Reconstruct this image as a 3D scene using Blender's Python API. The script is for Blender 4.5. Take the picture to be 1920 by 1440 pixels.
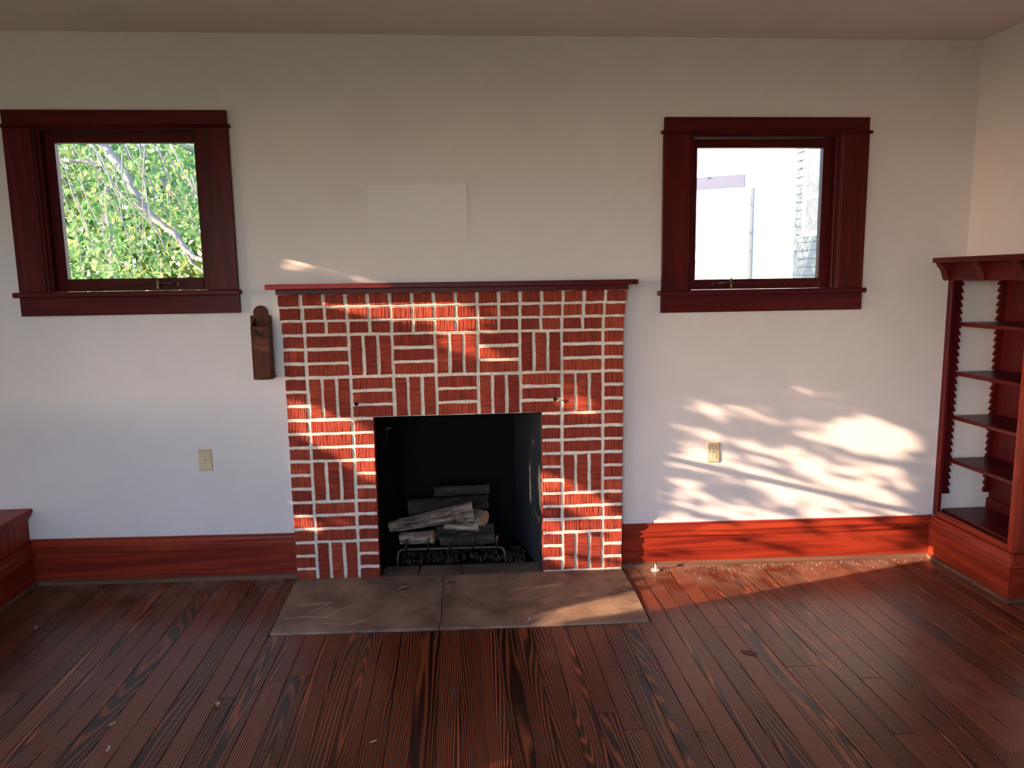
import bpy, bmesh, math, random
from math import sin, cos, pi
from mathutils import Vector, Matrix, noise
for o in list(bpy.data.objects): bpy.data.objects.remove(o)
C = bpy.context.scene.collection
SC = bpy.context.scene
rnd = random.Random(7)

# ------------------------------------------------------------------ camera
cam = bpy.data.cameras.new('camera'); co = bpy.data.objects.new('camera', cam); C.objects.link(co)
cam.sensor_fit = 'HORIZONTAL'; cam.sensor_width = 36; cam.lens = 1369.23/1920*36; cam.clip_start = .02; cam.clip_end = 300
Rt = (0.996904, -0.077241, -0.014705); Fw = (0.074415, 0.987236, -0.140808); Up = (0.025393, 0.139277, 0.989928)
CAMP = (0.00035, -3.7197, 1.5535)
co.matrix_world = Matrix(((Rt[0], Up[0], -Fw[0], CAMP[0]), (Rt[1], Up[1], -Fw[1], CAMP[1]), (Rt[2], Up[2], -Fw[2], CAMP[2]), (0, 0, 0, 1)))
SC.camera = co

# ------------------------------------------------------------------ light
SC.view_settings.view_transform = 'Standard'; SC.view_settings.look = 'None'
SC.view_settings.gamma = 1; SC.view_settings.exposure = 1.30; SC.view_settings.use_curve_mapping = False
SC.view_settings.use_white_balance = True; SC.view_settings.white_balance_temperature = 6050; SC.view_settings.white_balance_tint = 22   # the camera's white balance
SDIR = Vector((1.0, 0.29, -0.256)).normalized()          # the way the late sun travels
W = bpy.data.worlds.new('world'); SC.world = W; W.use_nodes = True
nt = W.node_tree; nt.nodes.clear()
wo = nt.nodes.new('ShaderNodeOutputWorld'); bg = nt.nodes.new('ShaderNodeBackground')
sky = nt.nodes.new('ShaderNodeTexSky'); sky.sky_type = 'NISHITA'; sky.sun_disc = False
sky.sun_elevation = math.asin(-SDIR.z); sky.sun_rotation = math.atan2(-SDIR.x, -SDIR.y); sky.air_density = 1.0; sky.dust_density = .6; sky.ozone_density = 2.5
bg.inputs['Strength'].default_value = 0.71
hs = nt.nodes.new('ShaderNodeHueSaturation'); hs.inputs['Saturation'].default_value = .80
nt.links.new(sky.outputs[0], hs.inputs['Color']); nt.links.new(hs.outputs[0], bg.inputs[0]); nt.links.new(bg.outputs[0], wo.inputs[0])
sl = bpy.data.lights.new('sun', 'SUN'); so = bpy.data.objects.new('sun', sl); C.objects.link(so)
sl.energy = 11.0; sl.angle = math.radians(.20); sl.color = (1.0, .69, .42)
so.rotation_euler = SDIR.to_track_quat('-Z', 'Y').to_euler(); so.location = (-6, -4, 6)

# ------------------------------------------------------------------ materials
def nodes(name):
    m = bpy.data.materials.new(name); m.use_nodes = True
    n = m.node_tree; b = n.nodes['Principled BSDF']
    return m, n, b
def N(n, t, **k):
    x = n.nodes.new(t)
    for a, v in k.items():
        if a in x.inputs: x.inputs[a].default_value = v
        else: setattr(x, a, v)
    return x
def L(n, a, b): n.links.new(a, b)
def ramp(n, src, stops, interp='LINEAR'):
    r = n.nodes.new('ShaderNodeValToRGB'); r.color_ramp.interpolation = interp
    e = r.color_ramp.elements
    e[0].position, e[0].color = stops[0][0], (*stops[0][1], 1)
    e[1].position, e[1].color = stops[-1][0], (*stops[-1][1], 1)
    for p, c in stops[1:-1]:
        q = e.new(p); q.color = (*c, 1)
    L(n, src, r.inputs[0]); return r.outputs[0]
def coords(n, scale=(1, 1, 1), rand=True):
    tc = N(n, 'ShaderNodeTexCoord'); mp = N(n, 'ShaderNodeMapping'); mp.inputs['Scale'].default_value = scale
    if rand:
        oi = N(n, 'ShaderNodeObjectInfo'); ad = N(n, 'ShaderNodeVectorMath', operation='ADD')
        sc = N(n, 'ShaderNodeVectorMath', operation='SCALE'); cb = N(n, 'ShaderNodeCombineXYZ')
        for i in range(3): L(n, oi.outputs['Random'], cb.inputs[i])
        L(n, cb.outputs[0], sc.inputs[0]); sc.inputs['Scale'].default_value = 37.0
        L(n, tc.outputs['Object'], ad.inputs[0]); L(n, sc.outputs[0], ad.inputs[1]); L(n, ad.outputs[0], mp.inputs[0])
    else: L(n, tc.outputs['Object'], mp.inputs[0])
    return mp.outputs[0]
def bump(n, b, h, strength, dist=.002):
    x = N(n, 'ShaderNodeBump'); x.inputs['Strength'].default_value = strength; x.inputs['Distance'].default_value = dist
    L(n, h, x.inputs['Height']); L(n, x.outputs[0], b.inputs['Normal'])
def plain(name, col, rough=.5, metal=0, spec=.5):
    m, n, b = nodes(name)
    b.inputs['Base Color'].default_value = (*col, 1); b.inputs['Roughness'].default_value = rough
    b.inputs['Metallic'].default_value = metal; b.inputs['Specular IOR Level'].default_value = spec
    nz = N(n, 'ShaderNodeTexNoise'); nz.inputs['Scale'].default_value = 25; nz.inputs['Detail'].default_value = 3
    L(n, coords(n), nz.inputs['Vector'])
    d = tuple(c*.82 for c in col); L(n, ramp(n, nz.outputs['Fac'], [(.3, d), (.7, col)]), b.inputs['Base Color'])
    return m
def wood(name, axis, dark, lite, rough=.36, coat=.02):
    m, n, b = nodes(name)
    s = [14, 14, 14]; s[axis] = .8
    v = coords(n, s)
    n1 = N(n, 'ShaderNodeTexNoise', Scale=1.0, Detail=4.0, Distortion=.6); L(n, v, n1.inputs['Vector'])
    mu = N(n, 'ShaderNodeMath', operation='MULTIPLY'); mu.inputs[1].default_value = 26; L(n, n1.outputs['Fac'], mu.inputs[0])
    si = N(n, 'ShaderNodeMath', operation='SINE'); L(n, mu.outputs[0], si.inputs[0])
    ma = N(n, 'ShaderNodeMapRange'); ma.inputs[1].default_value = -1; L(n, si.outputs[0], ma.inputs[0])
    n2 = N(n, 'ShaderNodeTexNoise', Scale=.35, Detail=2.0); L(n, v, n2.inputs['Vector'])
    mx = N(n, 'ShaderNodeMix'); mx.data_type = 'FLOAT'; mx.inputs[0].default_value = .55
    L(n, ma.outputs[0], mx.inputs[2]); L(n, n2.outputs['Fac'], mx.inputs[3])
    L(n, ramp(n, mx.outputs[0], [(.15, dark), (.85, lite)]), b.inputs['Base Color'])
    b.inputs['Specular IOR Level'].default_value = .14; b.inputs['Roughness'].default_value = rough; b.inputs['Coat Weight'].default_value = coat; b.inputs['Coat Roughness'].default_value = .22
    bump(n, b, mx.outputs[0], .12, .001)
    return m
TRd, TRl = (.060, .004, .005), (.105, .008, .008)
WX, WY, WZ = (wood('stained_trim_'+'xyz'[i], i, TRd, TRl) for i in range(3))
BXd, BXl = (.14, .012, .006), (.30, .034, .012)
BBX, BBY, BBZ = (wood('stained_base_'+'xyz'[i], i, BXd, BXl) for i in range(3))
BOXW = wood('box_wood', 2, (.075, .018, .009), (.115, .032, .014), .5, 0)

def m_wall(name, col, col2):
    m, n, b = nodes(name)
    v = coords(n, rand=False)
    a = N(n, 'ShaderNodeTexNoise', Scale=.9, Detail=5.0, Roughness=.6); L(n, v, a.inputs['Vector'])
    s = N(n, 'ShaderNodeTexNoise', Scale=9.0, Detail=3.0); L(n, v, s.inputs['Vector'])
    mx = N(n, 'ShaderNodeMix'); mx.data_type = 'FLOAT'; mx.inputs[0].default_value = .25; L(n, a.outputs['Fac'], mx.inputs[2]); L(n, s.outputs['Fac'], mx.inputs[3])
    L(n, ramp(n, mx.outputs[0], [(.3, col2), (.62, col)]), b.inputs['Base Color'])
    b.inputs['Roughness'].default_value = .42; b.inputs['Specular IOR Level'].default_value = .35
    g = N(n, 'ShaderNodeTexNoise', Scale=2.2, Detail=2.0); L(n, v, g.inputs['Vector'])
    g2 = N(n, 'ShaderNodeTexNoise', Scale=160.0, Detail=2.0); L(n, v, g2.inputs['Vector'])
    ad = N(n, 'ShaderNodeMath', operation='MULTIPLY_ADD'); ad.inputs[1].default_value = .03; L(n, g2.outputs['Fac'], ad.inputs[0]); L(n, g.outputs['Fac'], ad.inputs[2])
    bump(n, b, ad.outputs[0], .35, .012)
    return m
MW = m_wall('painted_plaster', (.77, .665, .64), (.71, .605, .58))
def m_patch():
    m = m_wall('patched_plaster', (.77, .665, .64), (.71, .605, .58)); n = m.node_tree; b = n.nodes['Principled BSDF']
    old = b.inputs['Base Color'].links[0].from_socket
    tc = N(n, 'ShaderNodeTexCoord'); sp = N(n, 'ShaderNodeSeparateXYZ'); L(n, tc.outputs['Object'], sp.inputs[0])
    f = N(n, 'ShaderNodeMapRange'); f.inputs[1].default_value = 1.75; f.inputs[2].default_value = 2.05; f.inputs[4].default_value = 1.0; L(n, sp.outputs[2], f.inputs[0])
    mx = N(n, 'ShaderNodeMix'); mx.data_type = 'RGBA'; L(n, f.outputs[0], mx.inputs[0]); L(n, old, mx.inputs[6]); mx.inputs[7].default_value = (.80, .705, .685, 1)
    L(n, mx.outputs[2], b.inputs['Base Color']); return m
MPT = m_patch()
MC = m_wall('ceiling_paint', (.78, .65, .63), (.72, .59, .57))

def m_floor():
    m, n, b = nodes('plank_pine')
    tc = N(n, 'ShaderNodeTexCoord'); oi = N(n, 'ShaderNodeObjectInfo')
    cb = N(n, 'ShaderNodeCombineXYZ'); r1 = N(n, 'ShaderNodeMath', operation='MULTIPLY'); r1.inputs[1].default_value = 53.0
    L(n, oi.outputs['Random'], r1.inputs[0])
    for i in (0, 1, 2): L(n, r1.outputs[0], cb.inputs[i])
    ad = N(n, 'ShaderNodeVectorMath', operation='ADD'); L(n, tc.outputs['Object'], ad.inputs[0]); L(n, cb.outputs[0], ad.inputs[1])
    mp = N(n, 'ShaderNodeMapping'); mp.inputs['Scale'].default_value = (8, .5, 1); L(n, ad.outputs[0], mp.inputs[0])
    f = N(n, 'ShaderNodeTexNoise', Scale=1.0, Detail=1.2, Roughness=.4, Distortion=.25); L(n, mp.outputs[0], f.inputs['Vector'])
    # number of growth rings differs from board to board
    fr = N(n, 'ShaderNodeMath', operation='FRACT'); r2 = N(n, 'ShaderNodeMath', operation='MULTIPLY'); r2.inputs[1].default_value = 17.3
    L(n, oi.outputs['Random'], r2.inputs[0]); L(n, r2.outputs[0], fr.inputs[0])
    k = N(n, 'ShaderNodeMapRange'); k.inputs[3].default_value = 70; k.inputs[4].default_value = 190; L(n, fr.outputs[0], k.inputs[0])
    mu = N(n, 'ShaderNodeMath', operation='MULTIPLY'); L(n, f.outputs['Fac'], mu.inputs[0]); L(n, k.outputs[0], mu.inputs[1])
    si = N(n, 'ShaderNodeMath', operation='SINE'); sx = N(n, 'ShaderNodeSeparateXYZ'); L(n, ad.outputs[0], sx.inputs[0])
    k2 = N(n, 'ShaderNodeMapRange'); k2.inputs[3].default_value = 380; k2.inputs[4].default_value = 1000; L(n, oi.outputs['Random'], k2.inputs[0])
    mm = N(n, 'ShaderNodeMath', operation='MULTIPLY_ADD'); L(n, sx.outputs[0], mm.inputs[0]); L(n, k2.outputs[0], mm.inputs[1]); L(n, mu.outputs[0], mm.inputs[2])
    L(n, mm.outputs[0], si.inputs[0])
    w = N(n, 'ShaderNodeMapRange'); w.inputs[1].default_value = -1; w.inputs[2].default_value = 1; L(n, si.outputs[0], w.inputs[0])
    # fine fibre
    mp2 = N(n, 'ShaderNodeMapping'); mp2.inputs['Scale'].default_value = (300, 4, 1); L(n, ad.outputs[0], mp2.inputs[0])
    fi = N(n, 'ShaderNodeTexNoise', Scale=1.0, Detail=2.0); L(n, mp2.outputs[0], fi.inputs['Vector'])
    mx = N(n, 'ShaderNodeMix'); mx.data_type = 'FLOAT'; mx.inputs[0].default_value = .25; L(n, w.outputs[0], mx.inputs[2]); L(n, fi.outputs['Fac'], mx.inputs[3])
    cr = ramp(n, mx.outputs[0], [(.25, (.018, .005, .003)), (.46, (.075, .014, .008)), (.68, (.15, .032, .014)), (.90, (.38, .095, .030))])
    # per board tone
    t = N(n, 'ShaderNodeMapRange'); t.inputs[3].default_value = .55; t.inputs[4].default_value = 1.25; L(n, oi.outputs['Random'], t.inputs[0])
    ml = N(n, 'ShaderNodeVectorMath', operation='SCALE'); L(n, cr, ml.inputs[0]); L(n, t.outputs[0], ml.inputs['Scale'])
    # dust
    gp = N(n, 'ShaderNodeNewGeometry')
    du = N(n, 'ShaderNodeTexNoise', Scale=3.0, Detail=8.0, Roughness=.75); L(n, gp.outputs['Position'], du.inputs['Vector'])
    dr = ramp(n, du.outputs['Fac'], [(.56, (0, 0, 0)), (.80, (.35, .35, .35))])
    # dust along the wall, made paler to paint in the sunlit floor strip
    sp = N(n, 'ShaderNodeSeparateXYZ'); L(n, gp.outputs['Position'], sp.inputs[0])
    yy = N(n, 'ShaderNodeMapRange'); yy.inputs[1].default_value = -.42; yy.inputs[2].default_value = .02; yy.inputs[4].default_value = .85; L(n, sp.outputs[1], yy.inputs[0])
    dn = N(n, 'ShaderNodeTexNoise', Scale=7.0, Detail=9.0, Roughness=.7); L(n, gp.outputs['Position'], dn.inputs['Vector'])
    d2 = ramp(n, dn.outputs['Fac'], [(.40, (0, 0, 0)), (.66, (1, 1, 1))]); dm = N(n, 'ShaderNodeMath', operation='MULTIPLY'); L(n, d2, dm.inputs[0]); L(n, yy.outputs[0], dm.inputs[1])
    dx_ = N(n, 'ShaderNodeMath', operation='MAXIMUM'); L(n, dm.outputs[0], dx_.inputs[0]); L(n, dr, dx_.inputs[1])
    md = N(n, 'ShaderNodeMix'); md.data_type = 'RGBA'; L(n, dx_.outputs[0], md.inputs[0]); L(n, ml.outputs[0], md.inputs[6]); md.inputs[7].default_value = (.30, .19, .14, 1)
    L(n, md.outputs[2], b.inputs['Base Color'])
    rr = N(n, 'ShaderNodeMapRange'); rr.inputs[3].default_value = .24; rr.inputs[4].default_value = .42; L(n, du.outputs['Fac'], rr.inputs[0]); L(n, rr.outputs[0], b.inputs['Roughness'])
    b.inputs['Specular IOR Level'].default_value = .3; b.inputs['Coat Weight'].default_value = .30; b.inputs['Coat Roughness'].default_value = .2
    bump(n, b, mx.outputs[0], .3, .0012)
    return m
MF = m_floor()

def m_brick():
    m, n, b = nodes('raked_red_brick')
    v = coords(n)
    a = N(n, 'ShaderNodeTexNoise', Scale=30.0, Detail=4.0); L(n, v, a.inputs['Vector'])
    oi = N(n, 'ShaderNodeObjectInfo')
    base = ramp(n, oi.outputs['Random'], [(0, (.25, .034, .020)), (.5, (.33, .046, .024)), (1, (.40, .062, .030))])
    mu = N(n, 'ShaderNodeMapRange'); mu.inputs[3].default_value = .7; mu.inputs[4].default_value = 1.2; L(n, a.outputs['Fac'], mu.inputs[0])
    sc = N(n, 'ShaderNodeVectorMath', operation='SCALE'); L(n, base, sc.inputs[0]); L(n, mu.outputs[0], sc.inputs['Scale'])
    # combed grooves across the brick
    tc = N(n, 'ShaderNodeMapping'); tc.inputs['Scale'].default_value = (165, 5, 9); L(n, v, tc.inputs[0])
    g = N(n, 'ShaderNodeTexNoise', Scale=1.0, Detail=1.0, Roughness=.4, Distortion=.3); L(n, tc.outputs[0], g.inputs['Vector'])
    gs = ramp(n, g.outputs['Fac'], [(.36, (0, 0, 0)), (.56, (1, 1, 1))])
    dk = N(n, 'ShaderNodeMapRange'); dk.inputs[3].default_value = .72; dk.inputs[4].default_value = 1.05; L(n, gs, dk.inputs[0])
    s2 = N(n, 'ShaderNodeVectorMath', operation='SCALE'); L(n, sc.outputs[0], s2.inputs[0]); L(n, dk.outputs[0], s2.inputs['Scale'])
    L(n, s2.outputs[0], b.inputs['Base Color']); b.inputs['Roughness'].default_value = .78; b.inputs['Specular IOR Level'].default_value = .15
    bump(n, b, gs, .8, .0028)
    return m
MB_ = m_brick()
def m_mortar():
    m, n, b = nodes('mortar')
    v = coords(n, rand=False)
    a = N(n, 'ShaderNodeTexNoise', Scale=60.0, Detail=4.0); L(n, v, a.inputs['Vector'])
    s = N(n, 'ShaderNodeTexNoise', Scale=2.4, Detail=3.0); L(n, v, s.inputs['Vector'])
    c1 = ramp(n, a.outputs['Fac'], [(.3, (.60, .48, .39)), (.6, (.80, .68, .57))])
    # smoke stained over the fire opening
    c2 = N(n, 'ShaderNodeMix'); c2.data_type = 'RGBA'; L(n, ramp(n, s.outputs['Fac'], [(.56, (0, 0, 0)), (.75, (.5, .5, .5))]), c2.inputs[0]); L(n, c1, c2.inputs[6]); c2.inputs[7].default_value = (.30, .25, .20, 1)
    L(n, c2.outputs[2], b.inputs['Base Color']); b.inputs['Roughness'].default_value = .9
    bump(n, b, a.outputs['Fac'], .7, .003)
    return m
MM = m_mortar()
def m_stone(name, c1, c2):
    m, n, b = nodes(name)
    v = coords(n, rand=False)
    a = N(n, 'ShaderNodeTexNoise', Scale=4.0, Detail=8.0, Roughness=.65); L(n, v, a.inputs['Vector'])
    wv = N(n, 'ShaderNodeTexVoronoi', Scale=6.0); wv.feature = 'DISTANCE_TO_EDGE'
    dist = N(n, 'ShaderNodeVectorMath', operation='ADD'); L(n, v, dist.inputs[0]); L(n, a.outputs['Color'], dist.inputs[1]); L(n, dist.outputs[0], wv.inputs['Vector'])
    vein = ramp(n, wv.outputs['Distance'], [(0, (.30, .30, .30)), (.03, (0, 0, 0))])
    base = ramp(n, a.outputs['Fac'], [(.38, c1), (.62, c2)])
    mx = N(n, 'ShaderNodeMix'); mx.data_type = 'RGBA'; L(n, vein, mx.inputs[0]); L(n, base, mx.inputs[6]); mx.inputs[7].default_value = (.28, .21, .15, 1)
    L(n, mx.outputs[2], b.inputs['Base Color']); b.inputs['Roughness'].default_value = .55
    bump(n, b, a.outputs['Fac'], .5, .004)
    return m
MS = m_stone('hearth_stone', (.13, .078, .050), (.33, .205, .135))
MSI = m_stone('sooty_stone', (.07, .05, .038), (.17, .12, .09))
MK = plain('soot_black', (.005, .005, .0055), .85, spec=.1)
MKS = plain('black_panel', (.030, .031, .034), .42)
MI = plain('wrought_iron', (.09, .06, .045), .42, .8)
MBR = plain('aged_brass', (.16, .09, .04), .4, .8)
MIV = plain('ivory_plastic', (.68, .50, .30), .35)
MIV2 = plain('ivory_face', (.72, .62, .45), .35)
MDK = plain('dark_slot', (.02, .015, .01), .6)
MWH = plain('white_paint', (.80, .80, .78), .5)
MCH = plain('clear_grey_plastic', (.55, .55, .52), .25)
MLF = plain('dry_leaf', (.42, .28, .12), .7)
MTW = plain('twig_bark', (.05, .03, .02), .8)
MSD = plain('blue_grey_siding', (.075, .098, .105), .6)
MGL2 = plain('house_glass', (.05, .075, .09), .15)
MSUB = plain('subfloor', (.015, .008, .005), .9)
MGR = plain('lawn', (.12, .20, .04), .9)
MDC = plain('debris_white', (.55, .48, .42), .8)
def m_log(name='log_bark', c0=(.03, .02, .014), c1=(.24, .155, .115), c2=(.62, .46, .36)):
    m, n, b = nodes(name)
    v = coords(n, (5, 26, 26))
    a = N(n, 'ShaderNodeTexNoise', Scale=1.0, Detail=6.0, Roughness=.7); L(n, v, a.inputs['Vector'])
    L(n, ramp(n, a.outputs['Fac'], [(.36, c0), (.49, c1), (.72, c2)]), b.inputs['Base Color']); b.inputs['Roughness'].default_value = .85
    bump(n, b, a.outputs['Fac'], 1.0, .012)
    return m
MLOG = m_log()
MLE = plain('log_end', (.40, .22, .12), .8)
MCHAR = m_log('charred_log', (.012, .009, .007), (.028, .020, .016), (.11, .075, .06))
def m_glass():
    m = bpy.data.materials.new('window_glass'); m.use_nodes = True; n = m.node_tree; n.nodes.clear()
    o = N(n, 'ShaderNodeOutputMaterial'); t = N(n, 'ShaderNodeBsdfTransparent'); g = N(n, 'ShaderNodeBsdfGlossy'); g.inputs['Roughness'].default_value = .03
    t.inputs[0].default_value = (.93, .96, .95, 1)
    mx = N(n, 'ShaderNodeMixShader'); fr = N(n, 'ShaderNodeFresnel'); fr.inputs[0].default_value = 1.35
    L(n, fr.outputs[0], mx.inputs[0]); L(n, t.outputs[0], mx.inputs[1]); L(n, g.outputs[0], mx.inputs[2]); L(n, mx.outputs[0], o.inputs[0])
    return m
MG = m_glass()
def m_leaf(name, cols):
    m = bpy.data.materials.new(name); m.use_nodes = True; n = m.node_tree; n.nodes.clear()
    o = N(n, 'ShaderNodeOutputMaterial'); d = N(n, 'ShaderNodeBsdfDiffuse'); t = N(n, 'ShaderNodeBsdfTranslucent'); mx = N(n, 'ShaderNodeMixShader'); mx.inputs[0].default_value = .5
    g = N(n, 'ShaderNodeNewGeometry')
    c = ramp(n, g.outputs['Random Per Island'], [(i/(len(cols)-1), q) for i, q in enumerate(cols)])
    L(n, c, d.inputs[0]); L(n, c, t.inputs[0]); L(n, d.outputs[0], mx.inputs[1]); L(n, t.outputs[0], mx.inputs[2]); L(n, mx.outputs[0], o.inputs[0])
    return m
MLV = m_leaf('tree_leaf', [(.07, .17, .065), (.14, .28, .10), (.22, .37, .13), (.45, .49, .18)])
MLV2 = m_leaf('shrub_leaf', [(.07, .15, .035), (.24, .30, .08), (.45, .46, .17)])
MLV3 = m_leaf('gobo_leaf', [(.035, .045, .030), (.06, .07, .045), (.08, .09, .06)])
MBK = plain('branch_bark', (.20, .18, .17), .85)

# ------------------------------------------------------------------ mesh helpers
def link(name, me, mat, parent=None):
    o = bpy.data.objects.new(name, me); C.objects.link(o)
    if mat and not me.materials: me.materials.append(mat)
    if parent: o.parent = parent
    return o
def obj(name, bm, mat, parent=None, bevel=0, smooth=False, sagf=None):
    if bevel: bmesh.ops.bevel(bm, geom=list(bm.edges), offset=bevel, segments=1, affect='EDGES', clamp_overlap=True)
    if sagf:
        for v in bm.verts: v.co.z += sagf(v.co.x)
    bmesh.ops.recalc_face_normals(bm, faces=bm.faces)
    me = bpy.data.meshes.new(name); bm.to_mesh(me); bm.free()
    if smooth:
        for p in me.polygons: p.use_smooth = True
    return link(name, me, mat, parent)
def bxs(*bs):
    bm = bmesh.new()
    for x0, x1, y0, y1, z0, z1 in bs:
        r = bmesh.ops.create_cube(bm, size=1)
        for v in r['verts']:
            v.co = Vector((x0 + (v.co.x+.5)*(x1-x0), y0 + (v.co.y+.5)*(y1-y0), z0 + (v.co.z+.5)*(z1-z0)))
    return bm
def box(name, b, mat, parent=None, bevel=.002, sagf=None, **k): return obj(name, bxs(b), mat, parent, bevel, sagf=sagf, **k)
def prism(pts, axis, a, b, bm=None):
    """extrude a closed outline; axis 0: pts are (y,z); 1: (x,z); 2: (x,y)"""
    bm = bm or bmesh.new()
    def P(p, t): return (t, p[0], p[1]) if axis == 0 else (p[0], t, p[1]) if axis == 1 else (p[0], p[1], t)
    A = [bm.verts.new(P(p, a)) for p in pts]; B = [bm.verts.new(P(p, b)) for p in pts]
    bm.faces.new(A); bm.faces.new(B[::-1])
    n = len(pts)
    for i in range(n): bm.faces.new((A[i], B[i], B[(i+1) % n], A[(i+1) % n]))
    return bm
def tube(path, rad, seg=8, bm=None, cap=True):
    bm = bm or bmesh.new(); path = [Vector(p) for p in path]
    if not hasattr(rad, '__len__'): rad = [rad]*len(path)
    rings = []; u = None
    for i, p in enumerate(path):
        d = (path[min(i+1, len(path)-1)] - path[max(i-1, 0)]).normalized()
        if u is None: u = d.orthogonal().normalized()
        else: u = (u - d*u.dot(d)).normalized()
        w = d.cross(u)
        rings.append([bm.verts.new(p + (u*cos(2*pi*k/seg) + w*sin(2*pi*k/seg))*rad[i]) for k in range(seg)])
    for a, b in zip(rings, rings[1:]):
        for k in range(seg): bm.faces.new((a[k], a[(k+1) % seg], b[(k+1) % seg], b[k]))
    if cap: bm.faces.new(rings[0][::-1]); bm.faces.new(rings[-1])
    return bm
def disc(c, r, ax, h, seg=20, bm=None):
    c = Vector(c); d = Vector(ax)
    return tube([c, c + d*h], r, seg, bm)
def empty(name, label=None, cat=None, loc=(0, 0, 0), group=None, kind=None, parent=None):
    o = bpy.data.objects.new(name, None); C.objects.link(o); o.location = loc; o.empty_display_size = .1
    if parent: o.parent = parent
    return tag(o, label, cat, group, kind)
def tag(o, label=None, cat=None, group=None, kind=None):
    if label: o['label'] = label
    if cat: o['category'] = cat
    if group: o['group'] = group
    if kind: o['kind'] = kind
    return o
def struct(o, label=None, cat=None): return tag(o, label, cat, kind='structure')

M = .2159                                                   # one brick module
YW = .06                                                    # plane of the chimney-side wall
def sag(x): return -.0105*x if x > 0 else -.016*x            # the old floor runs downhill to the right

# ------------------------------------------------------------------ room shell
XL, XR, YF, ZC = -3.4, 2.745, -5.4, 2.742
W1 = (-1.99, -1.21, 1.525, 2.305); W2 = (1.215, 2.021, 1.485, 2.277)     # window openings x0 x1 z0 z1
def wall_with_holes(name, axis, t0, t1, u0, u1, z0, z1, holes, mat):
    """slab wall split in boxes around its openings; axis 1: runs along x, 0: runs along y"""
    us = sorted({u0, u1, *[h[0] for h in holes], *[h[1] for h in holes]}); zs = sorted({z0, z1, *[h[2] for h in holes], *[h[3] for h in holes]})
    bm = bmesh.new(); grid = {}
    inside = lambda u, z: any(h[0] < u < h[1] and h[2] < z < h[3] for h in holes)
    cells = [[not inside((us[i]+us[i+1])/2, (zs[j]+zs[j+1])/2) for j in range(len(zs)-1)] for i in range(len(us)-1)]
    def V(i, j, t):
        k = (i, j, t)
        if k not in grid:
            p = (us[i], t, zs[j]) if axis == 1 else (t, us[i], zs[j]); grid[k] = bm.verts.new(p)
        return grid[k]
    ni, nj = len(us)-1, len(zs)-1
    full = lambda i, j: 0 <= i < ni and 0 <= j < nj and cells[i][j]
    for i in range(ni):
        for j in range(nj):
            if not cells[i][j]: continue
            for t in (t0, t1): bm.faces.new((V(i, j, t), V(i+1, j, t), V(i+1, j+1, t), V(i, j+1, t)))
            for di, dj, e in ((-1, 0, ((i, j), (i, j+1))), (1, 0, ((i+1, j), (i+1, j+1))), (0, -1, ((i, j), (i+1, j))), (0, 1, ((i, j+1), (i+1, j+1)))):
                if not full(i+di, j+dj): bm.faces.new((V(*e[0], t0), V(*e[0], t1), V(*e[1], t1), V(*e[1], t0)))
    return struct(obj(name, bm, mat))
wb = wall_with_holes('wall_back', 1, YW, YW+.17, XL-.15, XR+.5, -.12, ZC, [W1, W2, (-.60, .60, -.12, 1.0)], MW)
W3 = (-1.80, -.66, .93, 2.38); W4 = (-4.9, -2.2, .55, 2.35); W5 = (-2.9, .9, .4, 2.45)
wl = wall_with_holes('wall_left', 0, XL-.15, XL, YF-.15, YW, -.12, ZC, [W3, W4], MW)
wf = wall_with_holes('wall_front', 1, YF-.15, YF, XL, XR+.5, -.12, ZC, [W5], MW)
wr = wall_with_holes('wall_right', 0, XR, XR+.5, YF, YW, -.12, ZC, [(-.56, .10, -.2, 1.60)], MW)
struct(box('ceiling', (XL-.3, XR+.6, YF-.3, YW+.3, ZC, ZC+.12), MC, bevel=0))
# patch of plaster over the old flue hole, and smudges
pp = prism([(-.435, 1.70), (.075, 1.70), (.068, 2.028), (.05, 2.034), (-.41, 2.030), (-.425, 2.02)], 1, YW-.009, YW+.001)
for v in pp.verts:
    if v.co.z < 1.8 and v.co.y < YW: v.co.y = YW-.0002
po = obj('plaster_patch', pp, MPT, wb)
for nm, x, z, r in (('plaster_dent', -.103, 2.328, .011), ('plaster_dent', -.662, 1.912, .008), ('plaster_dent', .24, 1.92, .005)):
    obj(nm, disc((x, YW+.001, z), r, (0, -1, 0), .003, 12), MW, wb, bevel=.001)

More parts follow.
